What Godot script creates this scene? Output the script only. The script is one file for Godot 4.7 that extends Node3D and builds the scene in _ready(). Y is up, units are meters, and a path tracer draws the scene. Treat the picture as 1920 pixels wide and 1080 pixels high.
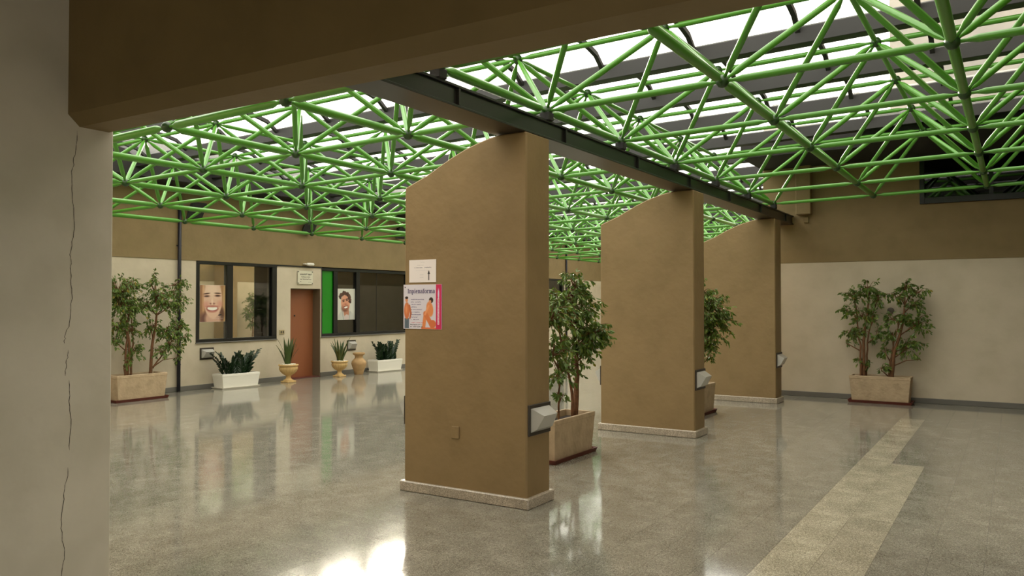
extends Node3D
# A tiled atrium: green space frame under rows of vaulted skylights, tan pillars carrying a dark steel beam.
# u runs along the beam (world x), v across it (world -z); at(u, v, y) gives the world point.

const S := 1.507           # module of the space frame
const UE := 13.42          # last bottom row of nodes before the end wall
const V0 := 1.836          # row of bottom nodes nearest the middle
const LW := 13.14          # face of the wall with the shop windows
const RW := 14.72          # face of the end wall
const RV := 3.85           # corner where the end wall turns away
const FAR := 28.0

var M := {}
var used := {}
var rng := RandomNumberGenerator.new()
var boxes := {}


func at(u: float, v: float, y: float) -> Vector3:
	return Vector3(u, y, -v)


func _ready() -> void:
	rng.seed = 7
	# ---------------------------------------------------------------- camera, sky, exposure
	var cam := Camera3D.new()
	cam.name = "camera"
	cam.fov = 39.50
	add_child(cam)
	var yaw := deg_to_rad(32.09)
	var pit := deg_to_rad(1.023)
	cam.position = Vector3(0, 1.65, 0)
	cam.look_at_from_position(cam.position, cam.position + Vector3(cos(yaw) * cos(pit), sin(pit), -sin(yaw) * cos(pit)), Vector3.UP)
	cam.current = true
	var env := Environment.new()
	var sky := Sky.new()
	var sm := ProceduralSkyMaterial.new()
	sm.sky_top_color = Color(0.965, 0.95, 0.905)
	sm.sky_horizon_color = Color(0.975, 0.955, 0.905)
	sm.sky_curve = 0.2
	sm.ground_bottom_color = Color(0.5, 0.49, 0.46)
	sm.ground_horizon_color = Color(0.7, 0.7, 0.68)
	sm.sky_energy_multiplier = 1.0
	sky.sky_material = sm
	env.background_mode = Environment.BG_SKY
	env.sky = sky
	env.ambient_light_source = Environment.AMBIENT_SOURCE_DISABLED
	env.tonemap_mode = Environment.TONE_MAPPER_LINEAR
	env.tonemap_exposure = 5.4
	env.sdfgi_enabled = true
	env.ssao_enabled = true
	env.ssil_enabled = true
	var we := WorldEnvironment.new()
	we.name = "environment"
	we.environment = env
	add_child(we)
	var sun := DirectionalLight3D.new()
	sun.name = "sun"
	sun.light_color = Color(1.0, 0.95, 0.86)
	sun.light_energy = 0.6
	sun.light_angular_distance = 14.0
	sun.shadow_enabled = true
	sun.sky_mode = DirectionalLight3D.SKY_MODE_LIGHT_ONLY
	add_child(sun)
	sun.look_at_from_position(at(14.8, 14.0, 6.8), Vector3.ZERO, Vector3.UP)

	materials()
	structure()
	floor_tiles()
	pillars()
	shop_front()
	skylight()
	space_frame()
	furnishings()


# -------------------------------------------------------------------- shape helpers
func begin(smooth := false) -> SurfaceTool:
	var st := SurfaceTool.new()
	st.begin(Mesh.PRIMITIVE_TRIANGLES)
	st.set_smooth_group(0 if smooth else -1)
	return st


func done(st: SurfaceTool) -> ArrayMesh:
	st.generate_normals()
	return st.commit()


func tri(st: SurfaceTool, a: Vector3, b: Vector3, c: Vector3) -> void: # counter-clockwise seen from outside
	st.add_vertex(a)
	st.add_vertex(c)
	st.add_vertex(b)


func quad(st: SurfaceTool, a: Vector3, b: Vector3, c: Vector3, d: Vector3) -> void:
	tri(st, a, b, c)
	tri(st, a, c, d)


func tri_from(st: SurfaceTool, o: Vector3, a: Vector3, b: Vector3, c: Vector3) -> void: # turned away from o
	if (b - a).cross(c - a).dot((a + b + c) / 3.0 - o) < 0.0:
		tri(st, a, c, b)
	else:
		tri(st, a, b, c)


func quad_from(st: SurfaceTool, o: Vector3, a: Vector3, b: Vector3, c: Vector3, d: Vector3) -> void:
	tri_from(st, o, a, b, c)
	tri_from(st, o, a, c, d)


func add_box(st: SurfaceTool, c: Vector3, size: Vector3, bev: float) -> void:
	var h := size / 2.0
	var p := {}
	for sx in [-1, 1]:
		for sy in [-1, 1]:
			for sz in [-1, 1]:
				for ax in 3:
					var q := Vector3(sx * (h.x - bev), sy * (h.y - bev), sz * (h.z - bev))
					q[ax] += [sx, sy, sz][ax] * bev
					p[[sx, sy, sz, ax]] = c + q
	for ax in 3:
		var b := (ax + 1) % 3
		var d := (ax + 2) % 3
		for s in [-1, 1]:
			var k := []
			for t in [[-1, -1], [1, -1], [1, 1], [-1, 1]]:
				var g := [0, 0, 0, ax]
				g[ax] = s
				g[b] = t[0]
				g[d] = t[1]
				k.append(p[g])
			quad_from(st, c, k[0], k[1], k[2], k[3])
		if bev > 0.0:
			for s in [-1, 1]:
				for t in [-1, 1]:
					var k := []
					for e in [[-1, b], [-1, d], [1, d], [1, b]]:
						var g := [0, 0, 0, e[1]]
						g[ax] = e[0]
						g[b] = s
						g[d] = t
						k.append(p[g])
					quad_from(st, c, k[0], k[1], k[2], k[3])
	if bev > 0.0:
		for sx in [-1, 1]:
			for sy in [-1, 1]:
				for sz in [-1, 1]:
					tri_from(st, c, p[[sx, sy, sz, 0]], p[[sx, sy, sz, 1]], p[[sx, sy, sz, 2]])


func box_mesh(size: Vector3, bev := 0.004) -> ArrayMesh:
	var key := "%.4v %.4f" % [size, bev]
	if not boxes.has(key):
		var st := begin()
		add_box(st, Vector3.ZERO, size, bev)
		boxes[key] = done(st)
	return boxes[key]


func lathe(profile: Array, segs := 20, smooth := true, flutes := 0, depth := 0.0) -> ArrayMesh: # profile: Vector2(radius, height), bottom up
	var st := begin(smooth)
	for i in profile.size() - 1:
		var a: Vector2 = profile[i]
		var b: Vector2 = profile[i + 1]
		for k in segs:
			var t0 := TAU * k / segs
			var t1 := TAU * (k + 1) / segs
			var f0 := 1.0 + depth * cos(flutes * t0)
			var f1 := 1.0 + depth * cos(flutes * t1)
			var p := [Vector3(cos(t0) * a.x * f0, a.y, -sin(t0) * a.x * f0), Vector3(cos(t1) * a.x * f1, a.y, -sin(t1) * a.x * f1),
				Vector3(cos(t1) * b.x * f1, b.y, -sin(t1) * b.x * f1), Vector3(cos(t0) * b.x * f0, b.y, -sin(t0) * b.x * f0)]
			if a.x > 1e-5:
				tri(st, p[0], p[1], p[2])
			if b.x > 1e-5:
				tri(st, p[0], p[2], p[3])
	return done(st)


func add_tube(st: SurfaceTool, pts: Array, radii: Array, segs := 7, cap := true) -> void:
	var rings := []
	var side := Vector3.ZERO
	for i in pts.size():
		var d: Vector3 = (pts[mini(i + 1, pts.size() - 1)] - pts[maxi(i - 1, 0)]).normalized()
		if side == Vector3.ZERO:
			side = d.cross(Vector3.UP if absf(d.y) < 0.9 else Vector3.RIGHT).normalized()
		side = (side - d * side.dot(d)).normalized()
		var other := d.cross(side)
		var ring := []
		for k in segs:
			var t := TAU * k / segs
			ring.append(pts[i] + (side * cos(t) + other * sin(t)) * radii[i])
		rings.append(ring)
	for i in pts.size() - 1:
		for k in segs:
			var n := (k + 1) % segs
			quad(st, rings[i][k], rings[i][n], rings[i + 1][n], rings[i + 1][k])
	if cap:
		for k in segs:
			var n := (k + 1) % segs
			tri(st, pts[0], rings[0][n], rings[0][k])
			tri(st, pts[-1], rings[-1][k], rings[-1][n])


func prism(outline: PackedVector2Array, depth: float, bev := 0.0) -> ArrayMesh: # outline in x, y; runs from z = 0 to -depth
	var st := begin()
	var n := outline.size()
	if Geometry2D.is_polygon_clockwise(outline):
		outline.reverse()
	var inner := outline
	if bev > 0.0:
		var o := Geometry2D.offset_polygon(outline, -bev, Geometry2D.JOIN_MITER)
		if o.size() == 1 and o[0].size() == n: # line the shrunken outline up with the outline
			var first := 0
			for i in n:
				if o[0][i].distance_to(outline[0]) < o[0][first].distance_to(outline[0]):
					first = i
			inner = PackedVector2Array()
			for i in n:
				inner.append(o[0][(first + i) % n])
		else:
			bev = 0.0
	var idx := Geometry2D.triangulate_polygon(inner)
	for i in range(0, idx.size(), 3):
		var q := [inner[idx[i]], inner[idx[i + 1]], inner[idx[i + 2]]]
		if (q[1] - q[0]).cross(q[2] - q[0]) < 0.0:
			q.reverse()
		tri(st, Vector3(q[0].x, q[0].y, 0), Vector3(q[1].x, q[1].y, 0), Vector3(q[2].x, q[2].y, 0))
		tri(st, Vector3(q[0].x, q[0].y, -depth), Vector3(q[2].x, q[2].y, -depth), Vector3(q[1].x, q[1].y, -depth))
	for i in n:
		var j := (i + 1) % n
		var a := outline[i]
		var b := outline[j]
		var c := inner[i]
		var d := inner[j]
		quad(st, Vector3(a.x, a.y, -bev), Vector3(a.x, a.y, -depth + bev), Vector3(b.x, b.y, -depth + bev), Vector3(b.x, b.y, -bev))
		if bev > 0.0:
			quad(st, Vector3(c.x, c.y, 0), Vector3(a.x, a.y, -bev), Vector3(b.x, b.y, -bev), Vector3(d.x, d.y, 0))
			quad(st, Vector3(a.x, a.y, -depth + bev), Vector3(c.x, c.y, -depth), Vector3(d.x, d.y, -depth), Vector3(b.x, b.y, -depth + bev))
	return done(st)


# -------------------------------------------------------------------- node helpers
func numbered(called: String) -> String:
	used[called] = used.get(called, -1) + 1
	return called if used[called] == 0 else "%s_%03d" % [called, used[called]]


func part(parent: Node, called: String, mesh: Mesh, m: Material, pos := Vector3.ZERO, turn := Vector3.ZERO) -> MeshInstance3D:
	var o := MeshInstance3D.new()
	o.name = called
	o.mesh = mesh
	o.material_override = m
	o.position = pos
	o.rotation = turn
	parent.add_child(o, true)
	return o


func tag(o: Node, label: String, category: String, group := "") -> void:
	o.set_meta("label", label)
	o.set_meta("category", category)
	if group:
		o.set_meta("group", group)


func thing(called: String, label: String, category: String, pos: Vector3, turn := 0.0, group := "") -> Node3D:
	var o := Node3D.new()
	o.name = numbered(called)
	add_child(o)
	o.position = pos
	o.rotation.y = turn
	tag(o, label, category, group)
	return o


func root_of(called: String) -> Node3D: # a piece of the setting that has parts
	var o := Node3D.new()
	o.name = numbered(called)
	o.set_meta("kind", "structure")
	add_child(o)
	return o


func slab(called: String, u0: float, u1: float, v0: float, v1: float, y0: float, y1: float, m: Material, parent: Node = null, bev := 0.004) -> MeshInstance3D:
	var o := MeshInstance3D.new()
	o.name = numbered(called) if parent == null else called
	o.mesh = box_mesh(Vector3(u1 - u0, y1 - y0, v1 - v0), bev)
	o.material_override = m
	o.position = at((u0 + u1) / 2, (v0 + v1) / 2, (y0 + y1) / 2)
	if parent == null:
		o.set_meta("kind", "structure")
		add_child(o)
	else:
		parent.add_child(o, true)
	return o


# -------------------------------------------------------------------- materials
func mat(called: String, c: Color, rough := 0.6, metal := 0.0) -> StandardMaterial3D:
	var m := StandardMaterial3D.new()
	m.resource_name = called
	m.albedo_color = c
	m.roughness = rough
	m.metallic = metal
	M[called] = m
	return m


func noise_tex(kind: int, freq: float, octaves: int, colors: Array, size := 512, sd := 1, normal := 0.0) -> NoiseTexture2D:
	var n := FastNoiseLite.new()
	n.noise_type = kind
	n.frequency = freq
	n.seed = sd
	n.fractal_octaves = octaves
	if kind == FastNoiseLite.TYPE_CELLULAR:
		n.cellular_return_type = FastNoiseLite.RETURN_CELL_VALUE
		n.fractal_type = FastNoiseLite.FRACTAL_NONE
	var t := NoiseTexture2D.new()
	t.width = size
	t.height = size
	t.seamless = true
	t.noise = n
	if normal > 0.0:
		t.as_normal_map = true
		t.bump_strength = normal
	if colors.size():
		var g := Gradient.new()
		var offs := PackedFloat32Array()
		var cols := PackedColorArray()
		for c in colors:
			offs.append(c[0])
			cols.append(c[1])
		g.offsets = offs
		g.colors = cols
		t.color_ramp = g
	return t


func mottled(called: String, c: Color, spread: float, scale: float, rough: float, bump := 0.0, sd := 1) -> StandardMaterial3D:
	var m := mat(called, c, rough)
	var lo := 1.0 - spread
	m.albedo_texture = noise_tex(FastNoiseLite.TYPE_SIMPLEX, 0.008, 5, [[0.0, Color(lo, lo, lo * 0.985)], [0.5, Color(1 - spread * 0.35, 1 - spread * 0.35, 1 - spread * 0.4)], [1.0, Color.WHITE]], 512, sd)
	m.uv1_triplanar = true
	m.uv1_world_triplanar = true
	m.uv1_scale = Vector3.ONE * scale
	if bump > 0.0:
		m.heightmap_enabled = true
		m.heightmap_texture = noise_tex(FastNoiseLite.TYPE_SIMPLEX, 0.03, 4, [], 512, sd + 9)
		m.heightmap_scale = bump
	return m


func terrazzo(called: String, tint: Color, rough: float, sd: int) -> StandardMaterial3D:
	var m := mat(called, tint, rough)
	m.albedo_texture = M_chips
	m.detail_enabled = true
	m.detail_blend_mode = BaseMaterial3D.BLEND_MODE_MUL
	m.detail_albedo = M_cloud
	m.detail_uv_layer = BaseMaterial3D.DETAIL_UV_1
	m.uv1_triplanar = true
	m.uv1_world_triplanar = true
	m.uv1_scale = Vector3.ONE * 1.15
	m.metallic_specular = 0.6
	m.uv1_offset = Vector3(sd * 0.37, 0, sd * 0.21)
	return m

var M_chips: NoiseTexture2D
var M_cloud: NoiseTexture2D


func materials() -> void:
	M_chips = noise_tex(FastNoiseLite.TYPE_CELLULAR, 0.16, 1, [[0.0, Color(0.60, 0.58, 0.55)], [0.2, Color(0.74, 0.725, 0.69)], [0.5, Color(0.80, 0.79, 0.75)], [0.8, Color(0.90, 0.88, 0.84)], [1.0, Color(1, 1, 0.97)]], 1024, 3)
	M_cloud = noise_tex(FastNoiseLite.TYPE_SIMPLEX, 0.004, 4, [[0.0, Color(0.86, 0.86, 0.85)], [1.0, Color.WHITE]], 512, 8)
	mottled("white_plaster", Color(0.795, 0.745, 0.655), 0.06, 0.35, 0.75, 0.15, 2)
	mottled("corner_plaster", Color(0.85, 0.82, 0.75), 0.07, 0.3, 0.75, 0.2, 4)
	mottled("tan_plaster", Color(0.545, 0.465, 0.315), 0.07, 0.4, 0.7, 0.2, 6)
	mottled("tan_pillar", Color(0.555, 0.46, 0.31), 0.07, 0.5, 0.65, 0.2, 11)
	mottled("exterior_render", Color(0.62, 0.58, 0.52), 0.45, 0.12, 0.85, 0.2, 21)
	mat("lobby_brown", Color(0.66, 0.62, 0.52), 0.8)
	mat("dark_soffit", Color(0.12, 0.11, 0.10), 0.8)
	mat("ceiling_paint", Color(0.75, 0.72, 0.66), 0.8)
	terrazzo("terrazzo_grey", Color(0.68, 0.67, 0.64), 0.085, 0)
	terrazzo("terrazzo_grey_b", Color(0.67, 0.66, 0.63), 0.09, 1)
	terrazzo("terrazzo_grey_c", Color(0.69, 0.68, 0.65), 0.08, 2)
	terrazzo("terrazzo_pale", Color(0.85, 0.825, 0.76), 0.13, 3)
	terrazzo("terrazzo_pale_b", Color(0.80, 0.775, 0.715), 0.12, 4)
	terrazzo("terrazzo_skirt", Color(0.86, 0.81, 0.76), 0.3, 5)
	mat("grout", Color(0.36, 0.35, 0.33), 0.8)
	mat("base_grey", Color(0.42, 0.41, 0.385), 0.4)
	mat("green_paint", Color(0.315, 0.555, 0.175), 0.32)
	mat("node_steel", Color(0.15, 0.27, 0.11), 0.4)
	mat("beam_paint", Color(0.15, 0.145, 0.145), 0.3)
	mat("gutter", Color(0.115, 0.11, 0.105), 0.6)
	mat("black_frame", Color(0.035, 0.036, 0.04), 0.35)
	mat("window_dark", Color(0.015, 0.016, 0.016), 0.03)
	mat("crack", Color(0.33, 0.30, 0.25), 0.9)
	var p := mat("skylight_sheet", Color(0.95, 0.96, 0.96, 0.22), 0.5)
	p.transparency = BaseMaterial3D.TRANSPARENCY_ALPHA
	p.backlight_enabled = true
	p.backlight = Color(0.9, 0.9, 0.9)
	var g := mat("dark_glass", Color(0.80, 0.78, 0.70, 0.2), 0.02, 0.9)
	g.transparency = BaseMaterial3D.TRANSPARENCY_ALPHA
	var gb := mat("dim_glass", Color(0.30, 0.29, 0.25, 0.2), 0.02, 0.8)
	gb.transparency = BaseMaterial3D.TRANSPARENCY_ALPHA
	var gc := mat("plain_glass", Color(0.03, 0.035, 0.04, 0.3), 0.02)
	gc.transparency = BaseMaterial3D.TRANSPARENCY_ALPHA
	var cg := mat("clear_glass", Color(0.9, 0.95, 0.93, 0.06), 0.02)
	cg.transparency = BaseMaterial3D.TRANSPARENCY_ALPHA
	mat("lamp_frame", Color(0.20, 0.165, 0.13), 0.5)
	var d := mat("lamp_cover", Color(0.74, 0.73, 0.70), 0.22)
	d.backlight_enabled = true
	d.backlight = Color(0.5, 0.5, 0.5)
	mottled("trough_concrete", Color(0.73, 0.64, 0.52), 0.13, 0.9, 0.85, 0.3, 31)
	mat("saucer_clay", Color(0.36, 0.15, 0.10), 0.6)
	mat("soil", Color(0.16, 0.11, 0.07), 0.95)
	mottled("bark", Color(0.50, 0.34, 0.215), 0.3, 3.0, 0.85, 0.4, 33)
	var l := mat("ficus_leaf", Color(1, 1, 1), 0.4)
	l.vertex_color_use_as_albedo = true
	l.backlight_enabled = true
	l.backlight = Color(0.55, 0.6, 0.35)
	l.cull_mode = BaseMaterial3D.CULL_DISABLED
	var z := mat("zz_leaf", Color(0.11, 0.20, 0.10), 0.3)
	z.cull_mode = BaseMaterial3D.CULL_DISABLED
	mat("sword_leaf", Color(0.23, 0.30, 0.12), 0.4).cull_mode = BaseMaterial3D.CULL_DISABLED
	mat("sword_leaf_b", Color(0.33, 0.34, 0.15), 0.4).cull_mode = BaseMaterial3D.CULL_DISABLED
	mottled("urn_stone", Color(0.83, 0.69, 0.46), 0.12, 2.0, 0.75, 0.2, 41)
	mottled("jar_clay", Color(0.74, 0.60, 0.42), 0.15, 2.0, 0.8, 0.2, 43)
	mat("gravel", Color(0.88, 0.85, 0.78), 0.8)
	mat("white_plastic", Color(0.90, 0.885, 0.84), 0.35)
	mat("door_wood", Color(0.56, 0.335, 0.21), 0.45)
	mat("door_frame", Color(0.40, 0.34, 0.26), 0.5)
	mat("green_panel", Color(0.05, 0.50, 0.02), 0.4)
	mat("plate_beige", Color(0.66, 0.60, 0.45), 0.4)
	mat("plaque", Color(0.80, 0.78, 0.70), 0.25)
	mat("stud", Color(0.45, 0.43, 0.40), 0.3, 1.0)
	mat("pipe", Color(0.10, 0.095, 0.13), 0.45)
	mat("black_lamp", Color(0.05, 0.05, 0.05), 0.5)
	mat("paper", Color(0.93, 0.90, 0.89), 0.6)
	mat("ink", Color(0.12, 0.11, 0.14), 0.6)
	mat("heading_ink", Color(0.26, 0.20, 0.42), 0.6)
	mat("room_grey", Color(0.42, 0.44, 0.43), 0.8)
	mat("cabinet_black", Color(0.04, 0.04, 0.045), 0.5)
	mat("card_white", Color(0.85, 0.85, 0.83), 0.6)
	mat("copper", Color(0.4, 0.36, 0.31), 0.6)


# -------------------------------------------------------------------- the shell of the place
func structure() -> void:
	# corner wall beside the camera, with its crack
	slab("wall_left", -3.0, 2.70, 4.42, 4.74, -0.02, 4.3, M.corner_plaster, null, 0.006)
	var crack := [[Vector2(2.487, 2.607), Vector2(2.474, 2.470), Vector2(2.461, 2.374), Vector2(2.459, 2.252), Vector2(2.478, 2.061), Vector2(2.455, 1.938), Vector2(2.459, 1.818), Vector2(2.467, 1.700), Vector2(2.459, 1.555), Vector2(2.430, 1.459), Vector2(2.427, 1.424)],
		[Vector2(2.449, 1.388), Vector2(2.441, 1.318), Vector2(2.433, 1.246)], [Vector2(2.455, 1.221), Vector2(2.459, 1.077), Vector2(2.470, 0.955), Vector2(2.461, 0.836)],
		[Vector2(2.457, 0.743), Vector2(2.439, 0.627), Vector2(2.417, 0.489), Vector2(2.425, 0.369), Vector2(2.440, 0.272), Vector2(2.427, 0.157), Vector2(2.433, 0.010)]]
	var st := begin()
	for run in crack:
		var pts := []
		for i in run.size() - 1:
			for k in 5:
				pts.append(run[i].lerp(run[i + 1], k / 5.0) + Vector2(rng.randf_range(-0.005, 0.005), 0))
		pts.append(run[-1])
		for i in pts.size() - 1:
			var wa := 0.0018 if i > 0 else 0.0005
			var wb := rng.randf_range(0.0009, 0.0023) if i < pts.size() - 2 else 0.0005
			var a: Vector2 = pts[i]
			var b: Vector2 = pts[i + 1]
			quad(st, at(a.x - wa, 4.4192, a.y), at(b.x - wb, 4.4192, b.y), at(b.x + wb, 4.4192, b.y), at(a.x + wa, 4.4192, a.y))
	part(get_node("wall_left"), "crack", done(st), M.crack, -get_node("wall_left").position)
	# deep fascia beam over the opening, chamfered along its lower near edge
	var prof := PackedVector2Array([Vector2(2.435, 4.7), Vector2(2.435, 2.69), Vector2(2.50, 2.63), Vector2(2.672, 2.63), Vector2(2.685, 2.645), Vector2(2.685, 4.7)])
	var f := part(self, "fascia_beam", prism(prof, 8.4), M.tan_plaster, at(0, -3.98, 0))
	f.set_meta("kind", "structure")
	slab("ceiling", -4.0, 2.43, -4.0, 4.74, 4.1, 4.3, M.lobby_brown)
	slab("wall_back", -4.2, -4.0, -4.2, 4.9, -0.02, 4.3, M.lobby_brown)
	var sd := root_of("wall_side") # with the glazed entrance beside the camera
	for p in [[-4.2, -3.6, -0.02, 4.5], [-3.6, 2.0, 2.9, 4.5], [2.0, RW, -0.02, 4.5]]:
		slab("wall_piece", p[0], p[1], -4.3, -4.0, p[2], p[3], M.tan_plaster, sd)
	var gl := root_of("door_2")
	for u in [-3.6, -2.2, -0.8, 0.6, 1.94]:
		slab("post", u, u + 0.06, -4.2, -4.1, 0.0, 2.9, M.black_frame, gl)
	for u in [-3.54, -2.14, -0.74, 0.66]:
		slab("pane", u, u + 1.28, -4.16, -4.15, 0.0, 2.9, M.clear_glass, gl, 0.0)
	slab("wall_front", 2.39, 2.69, 4.74, LW + 0.3, -0.02, 4.7, M.white_plaster)
	# dark soffits round the skylights
	slab("roof_edge", 2.69, 2.80, -4.0, LW + 0.3, 4.10, 4.45, M.dark_soffit)
	slab("roof_edge", 2.80, FAR, 12.56, LW + 0.3, 3.80, 4.45, M.dark_soffit)
	slab("roof_edge", 13.30, RW + 0.3, 1.9, RV, 4.04, 4.45, M.dark_soffit)
	slab("roof_edge", 12.78, RW + 0.3, -4.0, 1.9, 4.04, 4.45, M.dark_soffit)
	slab("roof_edge", 2.80, 13.30, -4.0, -0.35, 4.16, 4.45, M.dark_soffit)
	slab("roof_edge", FAR - 0.6, FAR + 0.3, RV - 0.3, 12.62, 4.06, 4.45, M.dark_soffit)
	# end wall: white below, tan above, boxed pilaster, dark high window
	var e := root_of("wall_right")
	slab("lower_wall", RW, RW + 0.3, -4.0, RV, -0.02, 2.345, M.white_plaster, e)
	slab("upper_band", RW - 0.004, RW + 0.3, -4.0, RV + 0.004, 2.345, 4.06, M.tan_plaster, e)
	slab("pilaster", RW - 0.16, RW, 3.00, 3.25, 3.19, 4.05, M.tan_plaster, e, 0.01)
	slab("conduit_box", RW - 0.05, RW, 3.06, 3.14, 3.05, 3.15, M.tan_plaster, e, 0.006)
	var r := root_of("wall_return")
	slab("lower_wall", RW + 0.3, FAR, RV - 0.3, RV, -0.02, 2.345, M.white_plaster, r)
	slab("upper_band", RW + 0.3, FAR, RV - 0.3, RV + 0.004, 2.345, 4.06, M.tan_plaster, r)
	slab("pier", 17.30, 17.67, RV, 4.57, 0.0, 2.95, M.tan_pillar, r, 0.012)
	slab("wall_far", FAR, FAR + 0.3, RV - 0.3, LW + 0.3, -0.02, 4.06, M.white_plaster)
	slab("baseboard_right", RW - 0.018, RW, -4.0, RV, 0.0, 0.085, M.base_grey)
	slab("baseboard_return", RW, 20.0, RV, RV + 0.018, 0.0, 0.085, M.base_grey)
	# the taller house that stands on over the end wall, seen through the skylights
	var h := root_of("exterior_wall")
	slab("tall_face", RW + 0.05, RW + 0.35, -9.0, 1.75, 4.45, 13.0, M.exterior_render, h)
	slab("side_face", 2.7, RW + 0.05, -1.0, -0.7, 4.45, 14.0, M.exterior_render, h)
	slab("parapet", RW + 0.05, RW + 0.35, 1.75, RV, 4.45, 4.80, M.exterior_render, h)
	slab("roof_slab", RW + 0.35, FAR, -9.0, RV - 0.3, 4.10, 4.45, M.exterior_render, h)
	# high window
	var w := root_of("window_3")
	slab("frame", RW - 0.05, RW, 1.24, 1.31, 3.26, 4.04, M.black_frame, w)
	slab("frame", RW - 0.05, RW, -1.6, 1.24, 3.26, 3.36, M.black_frame, w)
	slab("frame", RW - 0.05, RW, -1.6, 1.24, 3.98, 4.04, M.black_frame, w)
	for v in [0.30, -0.72, -1.6]:
		slab("mullion", RW - 0.05, RW, v - 0.03, v + 0.03, 3.36, 3.98, M.black_frame, w)
	for v in [[0.33, 1.24], [-0.69, 0.27], [-1.57, -0.75]]:
		slab("pane", RW - 0.03, RW - 0.006, v[0], v[1], 3.36, 3.98, M.window_dark, w, 0.0)


# -------------------------------------------------------------------- terrazzo floor
func floor_tiles() -> void:
	var fl := root_of("floor")
	slab("screed", -4.2, FAR + 0.3, -4.3, LW + 2.8, -0.25, -0.006, M.grout, fl)
	slab("paving", -4.0, 2.649, -4.0, LW, -0.006, 0.0, M.terrazzo_grey, fl, 0.0)
	slab("paving", 2.65, RW, -4.0, -0.428, -0.006, 0.0, M.terrazzo_grey, fl, 0.0)
	slab("paving", RW + 0.001, FAR, RV, LW, -0.006, 0.0, M.terrazzo_grey, fl, 0.0)
	slab("paving", 8.9, 17.0, LW + 0.001, LW + 2.5, -0.006, 0.0, M.terrazzo_grey, fl, 0.0)
	var du := 0.40
	var dv := 0.303
	var tiles := []
	for i in 31:
		for j in 46:
			var u0 := 2.65 + du * i
			var v0 := 0.785 + dv * (j - 4)
			var u1 := minf(u0 + du, RW)
			var v1 := minf(v0 + dv, LW)
			if v1 - v0 < 0.02 or u1 - u0 < 0.02:
				continue
			var c := Vector2((u0 + u1) / 2, (v0 + v1) / 2)
			var strip := j in [4, 5] and c.x > 3.8 and c.x < (9.0 if j == 4 else 12.7)
			var bearing := rad_to_deg(atan2(c.y, c.x))
			var near := c.length()
			if strip:
				near -= 100.0
			elif bearing < -1.0 or bearing > 60.0 or near < 4.6:
				near += 100.0
			tiles.append([near, Rect2(u0, v0, u1 - u0, v1 - v0), strip, j])
	tiles.sort_custom(func(a, b): return a[0] < b[0])
	var st := SurfaceTool.new()
	var greys := [M.terrazzo_grey, M.terrazzo_grey, M.terrazzo_grey_b, M.terrazzo_grey_c]
	for n in tiles.size():
		var r: Rect2 = tiles[n][1]
		var mesh := box_mesh(Vector3(r.size.x - 0.0012, 0.006, r.size.y - 0.0012), 0.0006)
		var pos := at(r.position.x + r.size.x / 2, r.position.y + r.size.y / 2, -0.003)
		if n < 300:
			var m: Material = greys[rng.randi() % 4]
			if tiles[n][2]:
				m = M.terrazzo_pale if tiles[n][3] == 5 or r.position.x > 6.6 else M.terrazzo_pale_b
			part(fl, "tile", mesh, m, pos)
		else:
			st.append_from(mesh, 0, Transform3D(Basis(), pos))
	var rest := part(fl, "tiles_beyond", st.commit(), M.terrazzo_grey)
	rest.set_meta("kind", "stuff")


# -------------------------------------------------------------------- pillars and the steel beam on them
func wall_light(label: String, pos: Vector3, turn: float, w := 0.34, h := 0.25) -> void:
	var t := thing("wall_light", label, "wall light", pos, turn, "boxed wall lights")
	part(t, "frame", box_mesh(Vector3(w, h, 0.016), 0.004), M.lamp_frame, Vector3(0, 0, 0.008))
	var st := begin()
	var x := w / 2 - 0.028
	var y := h / 2 - 0.028
	var b := [Vector3(-x, -y, 0.014), Vector3(x, -y, 0.014), Vector3(x, y, 0.014), Vector3(-x, y, 0.014)]
	var f := [Vector3(-x * 0.86, -y * 0.72, 0.060), Vector3(x * 0.86, -y * 0.72, 0.060), Vector3(x * 0.72, y * 0.42, 0.118), Vector3(-x * 0.72, y * 0.42, 0.118)]
	var o := Vector3(0, 0, 0.04)
	for i in 4:
		quad_from(st, o, b[i], b[(i + 1) % 4], f[(i + 1) % 4], f[i])
	quad_from(st, o, f[0], f[1], f[2], f[3])
	part(t, "cover", done(st), M.lamp_cover)


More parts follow.
